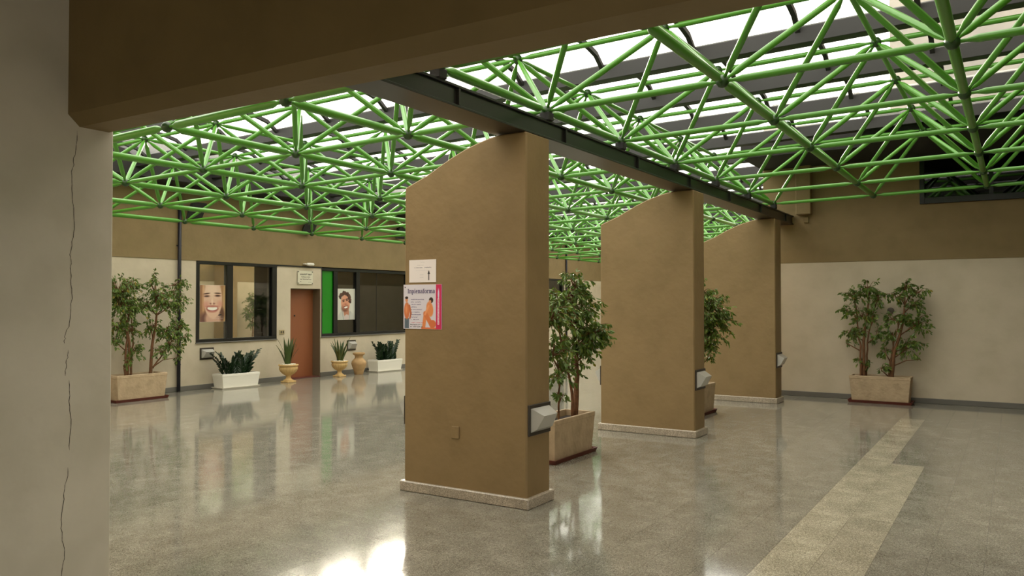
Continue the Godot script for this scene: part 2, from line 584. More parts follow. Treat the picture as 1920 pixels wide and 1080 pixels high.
func pillars() -> void:
	var prof := PackedVector2Array()
	for p in [[3.31, 0.0], [4.57, 0.0], [4.57, 2.60], [4.567, 2.662], [4.47, 2.70], [4.32, 2.757], [4.20, 2.818], [4.067, 2.882], [3.92, 2.942], [3.781, 2.984], [3.67, 3.012], [3.574, 3.024], [3.33, 3.028], [3.31, 3.015]]:
		prof.append(Vector2(p[0], p[1]))
	var body := prism(prof, 0.375, 0.012)
	var says := ["tan plastered pillar nearest the white corner wall, with a poster and a paper notice", "middle tan plastered pillar, standing between the two leafy planters", "tan plastered pillar farthest back, next to the white end wall"]
	var lamps := [["boxed wall light with brown frame on the narrow face of the nearest pillar", "boxed wall light on the hidden end of the nearest pillar, cover just showing"],
		["boxed wall light with brown frame on the narrow face of the middle pillar", "boxed wall light on the hidden end of the middle pillar, cover just showing"],
		["boxed wall light low on the narrow face of the farthest pillar", ""]]
	var us := [5.50, 9.455, 13.365]
	for i in 3:
		var t := thing("pillar", says[i], "pillar", at(us[i], 3.94, 0), 0.0, "row of tan pillars under the beam")
		part(t, "body", body, M.tan_pillar, Vector3(0.375, 0, 3.94), Vector3(0, PI / 2, 0))
		part(t, "skirting", box_mesh(Vector3(0.435, 0.088, 1.32), 0.008), M.terrazzo_skirt, Vector3(0.1875, 0.044, 0))
		wall_light(lamps[i][0], at(us[i] + 0.1875, 3.31, 0.70), 0.0, 0.352, 0.25)
		if lamps[i][1]:
			wall_light(lamps[i][1], at(us[i] + 0.1875, 4.57, 0.70), PI, 0.352, 0.25)
	var bp := thing("blank_plate", "tan painted blank switch plate low on the nearest pillar", "wall plate", at(5.5, 4.008, 0.552), -PI / 2)
	part(bp, "cover", box_mesh(Vector3(0.078, 0.105, 0.012), 0.004), M.tan_pillar, Vector3(0, 0, 0.006))
	# the beam
	var b := thing("steel_beam", "long dark grey steel beam resting on the pillar tops", "beam", at(2.7, 3.47, 3.028))
	var len := RW - 2.7
	part(b, "bottom_flange", box_mesh(Vector3(len, 0.018, 0.30), 0.003), M.beam_paint, Vector3(len / 2, 0.009, 0))
	part(b, "top_flange", box_mesh(Vector3(len, 0.018, 0.30), 0.003), M.beam_paint, Vector3(len / 2, 0.151, 0))
	for s in [-1, 1]:
		part(b, "web", box_mesh(Vector3(len, 0.125, 0.012), 0.002), M.beam_paint, Vector3(len / 2, 0.08, s * 0.118))
	for j in 7:
		var u := UE - S * j
		part(b, "bracket", box_mesh(Vector3(0.09, 0.07, 0.09), 0.006), M.gutter, Vector3(u - 2.7, 0.190, 3.47 - V0 - S))
	for k in 7:
		part(b, "splice_plate", box_mesh(Vector3(0.02, 0.118, 0.03), 0.002), M.beam_paint, Vector3(1.9 + 1.6 * k, 0.08, 0.135))


# -------------------------------------------------------------------- wall with shop windows and a door
func shop_front() -> void:
	var w := root_of("wall_opposite")
	var t := LW + 0.3
	for p in [[2.69, 9.69, 0.0, 2.44], [9.69, 11.65, 0.0, 0.865], [11.65, 12.03, 0.0, 2.44], [12.03, 12.90, 1.95, 2.44], [12.90, 12.93, 0.0, 2.44],
			[12.93, 16.6, 0.0, 0.865], [16.6, 21.4, 0.0, 2.44], [21.4, 24.3, 0.0, 0.865], [24.3, FAR, 0.0, 2.44]]:
		slab("lower_wall", p[0], p[1], LW, t, p[2], p[3], M.white_plaster, w, 0.0)
	slab("upper_band", 2.69, FAR, LW - 0.012, t, 2.44, 3.80, M.tan_plaster, w)
	slab("trim_1", 11.65, 12.93, LW - 0.022, LW, 2.412, 2.44, M.black_frame)
	for p in [[2.69, 12.03], [12.90, FAR]]:
		slab("baseboard_opposite", p[0], p[1], LW - 0.018, LW, 0.0, 0.088, M.base_grey)
	# rooms behind the glass
	var r := root_of("wall_backroom")
	slab("back_wall", 8.8, 17.1, LW + 2.5, LW + 2.7, 0.0, 2.8, M.room_grey, r)
	slab("side_wall", 8.7, 8.9, LW + 0.3, LW + 2.7, 0.0, 2.8, M.room_grey, r)
	slab("side_wall", 17.0, 17.2, LW + 0.3, LW + 2.7, 0.0, 2.8, M.room_grey, r)
	slab("side_wall", 11.9, 12.0, LW + 0.3, LW + 2.7, 0.0, 2.8, M.room_grey, r)
	slab("side_wall", 12.92, 13.0, LW + 0.3, LW + 2.7, 0.0, 2.8, M.room_grey, r)
	slab("ceiling_board", 8.7, 17.2, LW + 0.3, LW + 2.7, 2.6, 2.8, M.room_grey, r)
	slab("blind_wall", 21.3, 24.4, LW + 0.3, LW + 0.4, 0.0, 2.8, M.room_grey, r)
	# windows
	var w1 := window("window_1", 9.69, 11.65, 0.885, 2.44, [[9.69, 9.765], [10.395, 10.535], [11.525, 11.65]], [[9.765, 10.395, M.dark_glass], [10.535, 11.10, M.dark_glass], [11.115, 11.525, M.plain_glass]])
	var w2 := window("window_2", 12.93, 16.6, 0.885, 2.42, [[12.93, 12.955], [13.31, 13.435], [14.045, 14.17], [15.90, 16.0], [16.52, 16.6]], [[13.435, 14.045, M.dim_glass], [14.17, 15.90, M.dim_glass], [16.0, 16.52, M.dim_glass]])
	slab("green_panel", 12.955, 13.31, LW + 0.03, LW + 0.06, 0.945, 2.36, M.green_panel, w2)
	slab("panel_handle", 12.975, 12.99, LW + 0.015, LW + 0.03, 1.42, 1.50, M.black_frame, w2)
	slab("glazing_bar", 14.80, 14.815, LW + 0.04, LW + 0.06, 0.945, 2.36, M.black_frame, w2)
	window("window_4", 21.4, 24.3, 0.885, 2.44, [[21.4, 21.5], [22.8, 22.95], [24.15, 24.3]], [[21.5, 22.8, M.dim_glass], [22.95, 24.15, M.dim_glass]])
	# door
	var d := root_of("door_1")
	var lf := slab("leaf", 12.045, 12.885, LW + 0.215, LW + 0.26, 0.005, 1.935, M.door_wood, d)
	slab("jamb", 12.88, 12.905, LW - 0.005, LW + 0.26, 0.0, 1.95, M.door_frame, d)
	slab("jamb", 12.03, 12.05, LW + 0.10, LW + 0.26, 0.0, 1.95, M.door_frame, d)
	slab("head", 12.05, 12.88, LW + 0.10, LW + 0.26, 1.93, 1.95, M.door_frame, d)
	slab("threshold", 12.03, 12.90, LW - 0.02, LW + 0.26, 0.0, 0.012, M.saucer_clay, d)
	part(lf, "peephole", lathe([Vector2(0, 0), Vector2(0.018, 0), Vector2(0.018, 0.012), Vector2(0, 0.014)], 12), M.black_frame, at(12.34, LW + 0.215, 1.36) - lf.position, Vector3(PI / 2, 0, 0))
	# drain pipes
	drain_pipe(9.30, "dark drain pipe on the window wall beside the big potted ficus")
	drain_pipe(24.42, "dark drain pipe far along the window wall, seen between two pillars")
	wall_light("boxed wall light under the window with the smiling woman poster", at(9.935, LW, 0.668), 0.0, 0.31, 0.225)
	wall_light("boxed wall light under the window with the smiling man poster", at(13.885, LW, 0.648), 0.0, 0.29, 0.24)
	for f in [[9.55, 3.41, "black floodlight on the tan band beside the drain pipe"], [12.4, 3.33, "black floodlight on the tan band above the brown door"], [15.5, 3.44, "black floodlight on the tan band close to the nearest pillar"]]:
		var l := thing("floodlight", f[2], "floodlight", at(f[0], LW - 0.012, f[1]), 0.0, "black floodlights on the tan band")
		part(l, "bracket", box_mesh(Vector3(0.04, 0.16, 0.10), 0.004), M.black_lamp, Vector3(0, 0, 0.05))
		var st := begin()
		var o := Vector3(0, -0.05, 0.17)
		var a := [Vector3(-0.17, -0.20, 0.10), Vector3(0.17, -0.20, 0.10), Vector3(0.17, 0.10, 0.26), Vector3(-0.17, 0.10, 0.26)]
		var b := [Vector3(-0.09, -0.06, 0.04), Vector3(0.09, -0.06, 0.04), Vector3(0.09, 0.08, 0.12), Vector3(-0.09, 0.08, 0.12)]
		for i in 4:
			quad_from(st, o, a[i], a[(i + 1) % 4], b[(i + 1) % 4], b[i])
		quad_from(st, o, a[0], a[1], a[2], a[3])
		quad_from(st, o, b[0], b[1], b[2], b[3])
		part(l, "housing", done(st), M.black_lamp)


func drain_pipe(u: float, label: String) -> void:
	var t := thing("drain_pipe", label, "pipe", at(u, LW - 0.045, 0))
	var st := begin(true)
	add_tube(st, [Vector3(0, 0.0, 0), Vector3(0, 2.0, 0), Vector3(0, 3.76, 0)], [0.032, 0.032, 0.032], 12)
	part(t, "pipe", done(st), M.pipe)
	for y in [0.5, 1.6, 2.7, 3.5]:
		part(t, "clip", box_mesh(Vector3(0.09, 0.025, 0.05), 0.004), M.pipe, Vector3(0, y, -0.02))


func window(called: String, u0: float, u1: float, y0: float, y1: float, bars: Array, panes: Array) -> Node3D:
	var w := root_of(called)
	slab("frame", u0, u1, LW - 0.012, LW + 0.09, y0, y0 + 0.06, M.black_frame, w)
	slab("frame", u0, u1, LW - 0.016, LW + 0.09, y1 - 0.06, y1, M.black_frame, w)
	for b in bars:
		slab("mullion", b[0], b[1], LW - 0.01, LW + 0.085, y0 + 0.06, y1 - 0.06, M.black_frame, w)
	for p in panes:
		slab("pane", p[0], p[1], LW + 0.045, LW + 0.051, y0 + 0.06, y1 - 0.06, p[2], w, 0.0)
	slab("sill", u0 - 0.01, u1 + 0.01, LW - 0.03, LW + 0.1, y0 - 0.02, y0, M.base_grey, w)
	return w


# -------------------------------------------------------------------- skylights
func roof_y(v: float) -> float: # the roof falls gently towards the window wall
	return 4.27 - 0.0212 * (v - 1.083)


func arch(u: float) -> float:
	var t := clampf(u / (S - 0.16), 0.0, 1.0)
	return 0.07 + 0.17 * sqrt(maxf(0.0, 4.0 * t * (1.0 - t)))


func skylight() -> void:
	var k := root_of("skylight")
	var tilt := -atan(0.0212)
	var n := 8
	var st := begin()
	for i in n: # a curved glazing rib
		var a0 := (S - 0.16) * i / n
		var a1 := (S - 0.16) * (i + 1) / n
		var p := [Vector3(a0, arch(a0), 0), Vector3(a1, arch(a1), 0)]
		var z := Vector3(0, 0, 0.024)
		var d := Vector3(0, 0.05, 0)
		var o: Vector3 = (p[0] + p[1]) / 2
		quad_from(st, o, p[0] - z - d, p[1] - z - d, p[1] + z - d, p[0] + z - d)
		quad_from(st, o - d / 2, p[0] - z - d, p[1] - z - d, p[1] - z, p[0] - z)
		quad_from(st, o - d / 2, p[0] + z - d, p[1] + z - d, p[1] + z, p[0] + z)
		quad_from(st, o - d, p[0] - z, p[1] - z, p[1] + z, p[0] + z)
	var rib := done(st)
	var sheets := {}
	for j in range(-9, 7):
		var ug := UE - S / 2 - S * j # the gutter at the near side of this bay
		var va := -0.37 if j >= 0 else RV
		if j < 6:
			part(k, "gutter_beam", box_mesh(Vector3(0.16, 0.17, 12.62 - va), 0.004), M.gutter, at(ug, (12.62 + va) / 2, roof_y((12.62 + va) / 2)), Vector3(tilt, 0, 0))
		if j == 0:
			va = RV
			part(k, "end_sheet", box_mesh(Vector3(0.58, 0.012, RV + 0.37), 0.0), M.skylight_sheet, at(13.05, (RV - 0.37) / 2, 4.36), Vector3(tilt, 0, 0))
		var stops := [va]
		for i in 14:
			var v := 0.72 + 1.05 * (i - 2)
			if v > va + 0.25 and v < 12.4:
				stops.append(v)
				part(k, "glazing_rib", rib, M.gutter, at(ug + 0.08, v, roof_y(v)))
		stops.append(12.62)
		for i in stops.size() - 1:
			var len: float = stops[i + 1] - stops[i]
			var key := "%.3f" % len
			if not sheets.has(key):
				var s2 := begin(true)
				for q in n:
					var a0 := (S - 0.16) * q / n
					var a1 := (S - 0.16) * (q + 1) / n
					quad(s2, Vector3(a0, arch(a0), len / 2), Vector3(a1, arch(a1), len / 2), Vector3(a1, arch(a1), -len / 2), Vector3(a0, arch(a0), -len / 2))
				sheets[key] = done(s2)
			var mid: float = (stops[i] + stops[i + 1]) / 2
			part(k, "sheet", sheets[key], M.skylight_sheet, at(ug + 0.08, mid, roof_y(mid)), Vector3(tilt, 0, 0))
	part(k, "end_gutter", box_mesh(Vector3(0.12, 0.17, 12.99), 0.004), M.gutter, at(UE - S * 6.5, 6.125, roof_y(6.125)), Vector3(tilt, 0, 0))
	for i in 13:
		part(k, "edge_sheet", box_mesh(Vector3(0.80, 0.012, 0.97), 0.0), M.skylight_sheet, at(3.20, 0.13 + i * 1.0, roof_y(0.13 + i) + 0.1), Vector3(tilt, 0, 0))


# -------------------------------------------------------------------- green space frame
func stick(length: float, r: float) -> ArrayMesh:
	var h := length / 2
	return lathe([Vector2(0.0, -h + 0.03), Vector2(0.013, -h + 0.03), Vector2(0.013, -h + 0.085), Vector2(r, -h + 0.15), Vector2(r, h - 0.15), Vector2(0.013, h - 0.085), Vector2(0.013, h - 0.03), Vector2(0.0, h - 0.03)], 9)


func along(a: Vector3, b: Vector3) -> Transform3D:
	var y := (b - a).normalized()
	var x := y.cross(Vector3.UP if absf(y.y) < 0.95 else Vector3.RIGHT).normalized()
	return Transform3D(Basis(x, y, x.cross(y)), (a + b) / 2)


func space_frame() -> void:
	var t := thing("space_frame", "bright green steel space frame of tubes and nodes spanning under the skylights", "truss", Vector3.ZERO)
	var low := {}
	var high := {}
	for j in range(-9, 7):
		for k in range(-2, 8):
			if j >= 0 or k >= 2:
				low[Vector2i(j, k)] = at(UE - S * j, V0 + S * k, 3.299 - 0.032 * k)
	for j in range(-9, 6):
		for k in range(-2, 7):
			var ok := true
			for c in [Vector2i(0, 0), Vector2i(1, 0), Vector2i(0, 1), Vector2i(1, 1)]:
				ok = ok and low.has(Vector2i(j, k) + c)
			if ok:
				high[Vector2i(j, k)] = at(UE - S * (j + 0.5), V0 + S * (k + 0.5), 4.087 - 0.032 * (k + 1))
	var chord_u := stick(S, 0.036)
	var chord_v := stick(S, 0.027)
	var chord_t := stick(S, 0.025)
	var slope := stick(1.32, 0.026)
	var ball := lathe([Vector2(0, -0.05), Vector2(0.03, -0.04), Vector2(0.049, -0.014), Vector2(0.049, 0.014), Vector2(0.03, 0.04), Vector2(0, 0.05)], 10)
	var eye := Vector3(0, 1.65, 0)
	for n in low:
		part(t, "node", ball, M.node_steel, low[n])
		var e: Vector2i = n + Vector2i(1, 0)
		if low.has(e):
			part(t, "bottom_chord", chord_u, M.green_paint).transform = along(low[n], low[e])
		e = n + Vector2i(0, 1)
		if low.has(e):
			part(t, "bottom_chord", chord_u if n.x == 6 else chord_v, M.green_paint).transform = along(low[n], low[e])
	var slopes := []
	for n in high:
		part(t, "node", ball, M.node_steel, high[n])
		for e in [n + Vector2i(1, 0), n + Vector2i(0, 1)]:
			if high.has(e):
				part(t, "top_chord", chord_t, M.green_paint).transform = along(high[n], high[e])
		for c in [Vector2i(0, 0), Vector2i(1, 0), Vector2i(0, 1), Vector2i(1, 1)]:
			slopes.append([high[n], low[n + c]])
	slopes.sort_custom(func(a, b): return (a[0] + a[1]).distance_to(eye * 2) < (b[0] + b[1]).distance_to(eye * 2))
	var st := SurfaceTool.new()
	for i in slopes.size():
		var x := along(slopes[i][0], slopes[i][1])
		if i < 300:
			part(t, "diagonal", slope, M.green_paint).transform = x
		else:
			st.append_from(slope, 0, x)
	part(t, "diagonals_beyond", st.commit(), M.green_paint).set_meta("kind", "stuff")
	for s in [-1, 1]: # flat channel along the near edge
		part(t, "edge_channel", box_mesh(Vector3(0.012, 0.075, S * 9), 0.002), M.green_paint, at(4.33, V0 + S * 2.5, 3.299 - 0.08 + 0.05) + Vector3(s * 0.02 - 0.03, 0.02, 0), Vector3(-atan(0.0212), 0, 0))


# -------------------------------------------------------------------- prints
func blob(img: Image, cx: float, cy: float, rx: float, ry: float, c: Color, soft := 0.12, turn := 0.0) -> void:
	var r := maxf(rx, ry) * (1.0 + soft)
	for y in range(maxi(0, int(cy - r)), mini(img.get_height(), int(cy + r) + 2)):
		for x in range(maxi(0, int(cx - r)), mini(img.get_width(), int(cx + r) + 2)):
			var d := Vector2(x - cx, y - cy).rotated(-turn)
			var q := Vector2(d.x / rx, d.y / ry).length()
			var a := clampf((1.0 + soft - q) / (2.0 * soft), 0.0, 1.0) * c.a
			if a > 0.0:
				img.set_pixel(x, y, img.get_pixel(x, y).lerp(Color(c, 1), a))


func stroke(img: Image, a: Vector2, b: Vector2, w: float, c: Color) -> void:
	var n := int(a.distance_to(b) / maxf(1.0, w * 0.4)) + 1
	for i in n + 1:
		var p := a.lerp(b, i / float(n))
		blob(img, p.x, p.y, w, w, c, 0.3)


func words(img: Image, x: float, y: float, w: float, h: float, c: Color, r: RandomNumberGenerator) -> void: # a line of small print
	var p := x
	while p < x + w:
		var g := r.randf_range(1.5, 3.2) * h / 6.0
		if r.randf() > 0.14:
			img.fill_rect(Rect2i(int(p), int(y + (0.0 if r.randf() < 0.3 else h * 0.25)), maxi(1, int(g)), maxi(1, int(h * 0.75))), c)
		p += g + maxf(1.0, h / 6.0)


func print_material(called: String, img: Image, rough := 0.35) -> StandardMaterial3D:
	var m := mat(called, Color.WHITE, rough)
	m.albedo_texture = ImageTexture.create_from_image(img)
	return m


func sheet_thing(called: String, label: String, category: String, img: Image, w: float, h: float, pos: Vector3, turn: float) -> Node3D:
	var t := thing(called, label, category, pos, turn)
	part(t, "backing", box_mesh(Vector3(w, h, 0.004), 0.0005), M.paper, Vector3(0, 0, 0.002))
	var q := QuadMesh.new()
	q.size = Vector2(w * 0.995, h * 0.995)
	part(t, "print", q, print_material(called + "_print", img), Vector3(0, 0, 0.0046))
	return t


func woman_print() -> Image:
	var im := Image.create(256, 312, false, Image.FORMAT_RGB8)
	im.fill(Color(0.86, 0.72, 0.58))
	blob(im, 20, 160, 46, 220, Color(0.66, 0.42, 0.25), 0.15) # hair
	blob(im, 236, 140, 44, 220, Color(0.72, 0.48, 0.26), 0.15)
	blob(im, 248, 150, 16, 190, Color(0.85, 0.66, 0.40), 0.3)
	blob(im, 34, 120, 12, 180, Color(0.82, 0.58, 0.36), 0.4)
	blob(im, 60, 290, 60, 60, Color(0.45, 0.26, 0.20), 0.3)
	blob(im, 215, 250, 30, 60, Color(0.42, 0.24, 0.16), 0.3)
	blob(im, 130, 285, 78, 70, Color(0.83, 0.60, 0.48), 0.2) # neck
	blob(im, 130, 120, 92, 165, Color(0.90, 0.70, 0.56), 0.06) # face
	blob(im, 120, 40, 70, 60, Color(0.93, 0.77, 0.63), 0.5)
	blob(im, 62, 165, 30, 26, Color(0.87, 0.52, 0.42, 0.7), 0.6) # cheeks
	blob(im, 200, 160, 28, 26, Color(0.87, 0.52, 0.42, 0.7), 0.6)
	for s in [[66, 88, -0.12], [176, 84, 0.02]]:
		blob(im, s[0], s[1] - 16, 32, 5, Color(0.36, 0.20, 0.13), 0.4, s[2]) # brow
		blob(im, s[0], s[1] + 6, 30, 10, Color(0.70, 0.45, 0.36), 0.5)
		blob(im, s[0] + 2, s[1] + 6, 22, 5, Color(0.20, 0.11, 0.09), 0.4, s[2] * 0.5) # narrowed eye
	blob(im, 124, 156, 26, 8, Color(0.72, 0.42, 0.34), 0.5) # nose
	blob(im, 108, 159, 6, 4, Color(0.40, 0.18, 0.14), 0.5)
	blob(im, 140, 159, 6, 4, Color(0.40, 0.18, 0.14), 0.5)
	blob(im, 122, 140, 10, 30, Color(0.95, 0.78, 0.65), 0.6)
	blob(im, 124, 200, 60, 27, Color(0.66, 0.27, 0.22), 0.15) # mouth
	blob(im, 124, 196, 50, 19, Color(0.96, 0.93, 0.88), 0.12)
	blob(im, 124, 180, 62, 8, Color(0.78, 0.40, 0.33), 0.4)
	blob(im, 124, 226, 40, 7, Color(0.80, 0.45, 0.38), 0.4)
	for x in [92, 108, 124, 140, 156]:
		stroke(im, Vector2(x, 184), Vector2(x, 208), 0.7, Color(0.82, 0.78, 0.73))
	var r := RandomNumberGenerator.new()
	r.seed = 3
	blob(im, 200, 254, 18, 5, Color(0.10, 0.08, 0.08), 0.3, -0.15)
	for i in 5:
		words(im, 168 - (40 if i == 3 else 0), 264 + i * 6, 66 + (40 if i == 3 else 0), 5, Color(0.93, 0.88, 0.82) if i % 2 else Color(0.30, 0.24, 0.22), r)
	im.adjust_bcs(1.03, 0.95, 0.72)
	return im


func man_print() -> Image:
	var im := Image.create(208, 256, false, Image.FORMAT_RGB8)
	im.fill(Color(0.82, 0.82, 0.78))
	var r := RandomNumberGenerator.new()
	r.seed = 5
	blob(im, 104, 250, 96, 76, Color(0.76, 0.76, 0.73), 0.06) # shirt
	stroke(im, Vector2(60, 190), Vector2(76, 256), 3, Color(0.62, 0.62, 0.60))
	stroke(im, Vector2(150, 190), Vector2(140, 256), 3, Color(0.62, 0.62, 0.60))
	blob(im, 108, 196, 30, 44, Color(0.72, 0.50, 0.40), 0.1) # neck
	blob(im, 112, 238, 26, 26, Color(0.80, 0.74, 0.72), 0.1)
	blob(im, 96, 118, 50, 68, Color(0.84, 0.60, 0.49), 0.08, -0.15) # face
	for i in 90: # curls
		var t := r.randf_range(-2.9, 0.35)
		var k := r.randf_range(0.75, 1.12)
		blob(im, 88 + cos(t) * 62 * k, 92 + sin(t) * 62 * k, r.randf_range(6, 12), r.randf_range(5, 10), Color(0.20, 0.12, 0.10).lerp(Color(0.40, 0.28, 0.22), r.randf()), 0.3, r.randf() * 3)
	blob(im, 92, 160, 40, 30, Color(0.38, 0.22, 0.16, 0.85), 0.3, -0.15) # beard
	blob(im, 96, 146, 36, 24, Color(0.80, 0.55, 0.45), 0.4)
	blob(im, 98, 146, 24, 5, Color(0.36, 0.20, 0.15), 0.4, -0.2)
	blob(im, 101, 156, 24, 11, Color(0.45, 0.20, 0.17), 0.2, -0.2)
	blob(im, 102, 154, 21, 8, Color(0.96, 0.94, 0.90), 0.15, -0.2)
	for s in [[74, 104], [114, 96]]:
		blob(im, s[0], s[1] - 11, 15, 4, Color(0.24, 0.14, 0.11), 0.4, -0.15)
		blob(im, s[0], s[1], 11, 4, Color(0.17, 0.10, 0.09), 0.4, -0.15)
	blob(im, 100, 128, 11, 7, Color(0.70, 0.42, 0.33), 0.5)
	return im


func fitness_print() -> Image:
	var im := Image.create(296, 272, false, Image.FORMAT_RGB8)
	im.fill(Color(0.86, 0.84, 0.89))
	im.fill_rect(Rect2i(252, 0, 38, 272), Color(0.82, 0.13, 0.36)) # pink band with white print
	im.fill_rect(Rect2i(290, 0, 6, 272), Color(0.72, 0.20, 0.50))
	blob(im, 271, 60, 6, 34, Color(0.86, 0.82, 0.92), 0.3)
	im.fill_rect(Rect2i(264, 84, 13, 160), Color(0.93, 0.82, 0.88))
	var r := RandomNumberGenerator.new()
	r.seed = 9
	for y in range(92, 240, 9):
		im.fill_rect(Rect2i(266 + r.randi() % 4, y, 7, 3), Color(0.80, 0.20, 0.42))
	# standing figure, jeans and bare torso
	im.fill_rect(Rect2i(8, 206, 36, 62), Color(0.36, 0.42, 0.48))
	im.fill_rect(Rect2i(25, 224, 3, 44), Color(0.24, 0.29, 0.34))
	blob(im, 26, 160, 22, 52, Color(0.82, 0.46, 0.28), 0.1)
	blob(im, 22, 150, 9, 26, Color(0.90, 0.58, 0.38), 0.5)
	stroke(im, Vector2(46, 128), Vector2(58, 178), 6, Color(0.74, 0.40, 0.24))
	stroke(im, Vector2(58, 178), Vector2(50, 206), 5, Color(0.70, 0.37, 0.22))
	blob(im, 24, 92, 11, 16, Color(0.86, 0.58, 0.42), 0.1)
	blob(im, 24, 80, 12, 8, Color(0.16, 0.10, 0.09), 0.15)
	# seated figure with raised knees
	blob(im, 205, 150, 26, 46, Color(0.90, 0.56, 0.34), 0.1, -0.15)
	blob(im, 215, 95, 16, 17, Color(0.17, 0.11, 0.10), 0.1)
	blob(im, 207, 104, 9, 11, Color(0.88, 0.60, 0.44), 0.15)
	stroke(im, Vector2(170, 176), Vector2(158, 262), 11, Color(0.90, 0.54, 0.32))
	stroke(im, Vector2(170, 176), Vector2(222, 250), 14, Color(0.86, 0.48, 0.28))
	stroke(im, Vector2(196, 130), Vector2(168, 182), 6, Color(0.93, 0.62, 0.42))
	blob(im, 226, 240, 26, 24, Color(0.84, 0.45, 0.26), 0.1)
	im.fill_rect(Rect2i(140, 262, 112, 10), Color(0.88, 0.46, 0.27))
	for i in 9:
		words(im, 60, 88 + i * 15.5, [102, 76, 74, 44, 88, 70, 76, 52, 66][i], 7, Color(0.36, 0.32, 0.50), r)
	words(im, 56, 231, 100, 6, Color(0.80, 0.25, 0.32), r)
	words(im, 54, 242, 92, 9, Color(0.15, 0.12, 0.17), r)
	words(im, 54, 254, 92, 9, Color(0.15, 0.12, 0.17), r)
	blob(im, 12, 16, 4, 4, Color(0.2, 0.2, 0.25), 0.2)
	return im


func wall_prints() -> void:
	sheet_thing("poster", "poster of a smiling woman with long fair hair in the shop window", "poster", woman_print(), 0.585, 0.713, at(10.095, LW + 0.042, 1.628), 0.0)
	sheet_thing("poster", "poster of a smiling man with dark curly hair in the shop window", "poster", man_print(), 0.60, 0.72, at(13.752, LW + 0.042, 1.606), 0.0)
	var p := sheet_thing("poster", "pink and white fitness poster taped to the nearest pillar", "poster", fitness_print(), 0.423, 0.388, at(5.5, 4.366, 1.611), -PI / 2)
	lettering(p, "Inpienaforma", 0.052, M.heading_ink, Vector3(-0.165, 0.135, 0.0052), 0.300)
	var im := Image.create(240, 160, false, Image.FORMAT_RGB8)
	im.fill(Color(0.93, 0.90, 0.90))
	var r := RandomNumberGenerator.new()
	r.seed = 12
	words(im, 104, 14, 34, 5, Color(0.72, 0.69, 0.72), r)
	words(im, 74, 36, 60, 5, Color(0.74, 0.71, 0.73), r)
	words(im, 46, 52, 152, 7, Color(0.48, 0.45, 0.50), r)
	words(im, 60, 74, 110, 4, Color(0.80, 0.78, 0.80), r)
	words(im, 98, 104, 30, 5, Color(0.70, 0.68, 0.72), r)
	words(im, 98, 122, 30, 5, Color(0.70, 0.68, 0.72), r)
	im.fill_rect(Rect2i(173, 90, 8, 56), Color(0.18, 0.16, 0.20))
	for y in 28:
		var hw := int(y * 0.42) + 1
		im.fill_rect(Rect2i(177 - hw, 74 + y, hw * 2, 1), Color(0.18, 0.16, 0.20))
	sheet_thing("paper_notice", "white paper notice with a black arrow above the fitness poster", "notice", im, 0.296, 0.197, at(5.5, 4.366, 1.922), -PI / 2)
	# plaque over the door
	im = Image.create(240, 160, false, Image.FORMAT_RGB8)
	im.fill(Color(0.82, 0.80, 0.72))
	words(im, 36, 28, 176, 22, Color(0.16, 0.14, 0.12), r)
	words(im, 54, 66, 140, 12, Color(0.20, 0.18, 0.16), r)
	words(im, 36, 92, 176, 18, Color(0.42, 0.39, 0.35), r)
	words(im, 34, 126, 20, 14, Color(0.22, 0.20, 0.18), r)
	words(im, 172, 132, 44, 8, Color(0.50, 0.52, 0.46), r)
	var q := thing("door_plaque", "cream name plaque with dark lettering above the brown door", "plaque", at(12.432, LW, 2.19))
	part(q, "plate", box_mesh(Vector3(0.445, 0.295, 0.008), 0.002), M.plaque, Vector3(0, 0, 0.020))
	var f := QuadMesh.new()
	f.size = Vector2(0.43, 0.28)
	part(q, "print", f, print_material("plaque_print", im), Vector3(0, 0, 0.0246))
	for s in [[-1, -1], [1, -1], [1, 1], [-1, 1]]:
		part(q, "stud", lathe([Vector2(0, 0), Vector2(0.014, 0), Vector2(0.014, 0.03), Vector2(0, 0.034)], 10), M.stud, Vector3(s[0] * 0.2, s[1] * 0.125, 0), Vector3(PI / 2, 0, 0))


func lettering(parent: Node, text: String, size: float, m: Material, pos: Vector3, width: float) -> void:
	var t := TextMesh.new()
	var f := SystemFont.new()
	f.font_names = PackedStringArray(["Droid Serif"])
	f.font_weight = 700
	t.font = f
	t.text = text
	t.font_size = 32
	t.pixel_size = size / 32.0
	t.depth = 0.0008
	t.horizontal_alignment = HORIZONTAL_ALIGNMENT_LEFT
	var o := part(parent, "heading", t, m, pos)
	var w := t.get_aabb().size.x
	if w > 0.0:
		o.scale = Vector3(width / w, 1, 1)


# -------------------------------------------------------------------- plants
func rings(st: SurfaceTool, loops: Array) -> void: # rectangles [half x, half z, y] joined one after another
	for i in loops.size() - 1:
		var a := []
		var b := []
		for s in [[-1, -1], [-1, 1], [1, 1], [1, -1]]:
			a.append(Vector3(s[0] * loops[i][0], loops[i][2], s[1] * loops[i][1]))
			b.append(Vector3(s[0] * loops[i + 1][0], loops[i + 1][2], s[1] * loops[i + 1][1]))
		for k in 4:
			var n := (k + 1) % 4
			quad(st, a[k], a[n], b[n], b[k])


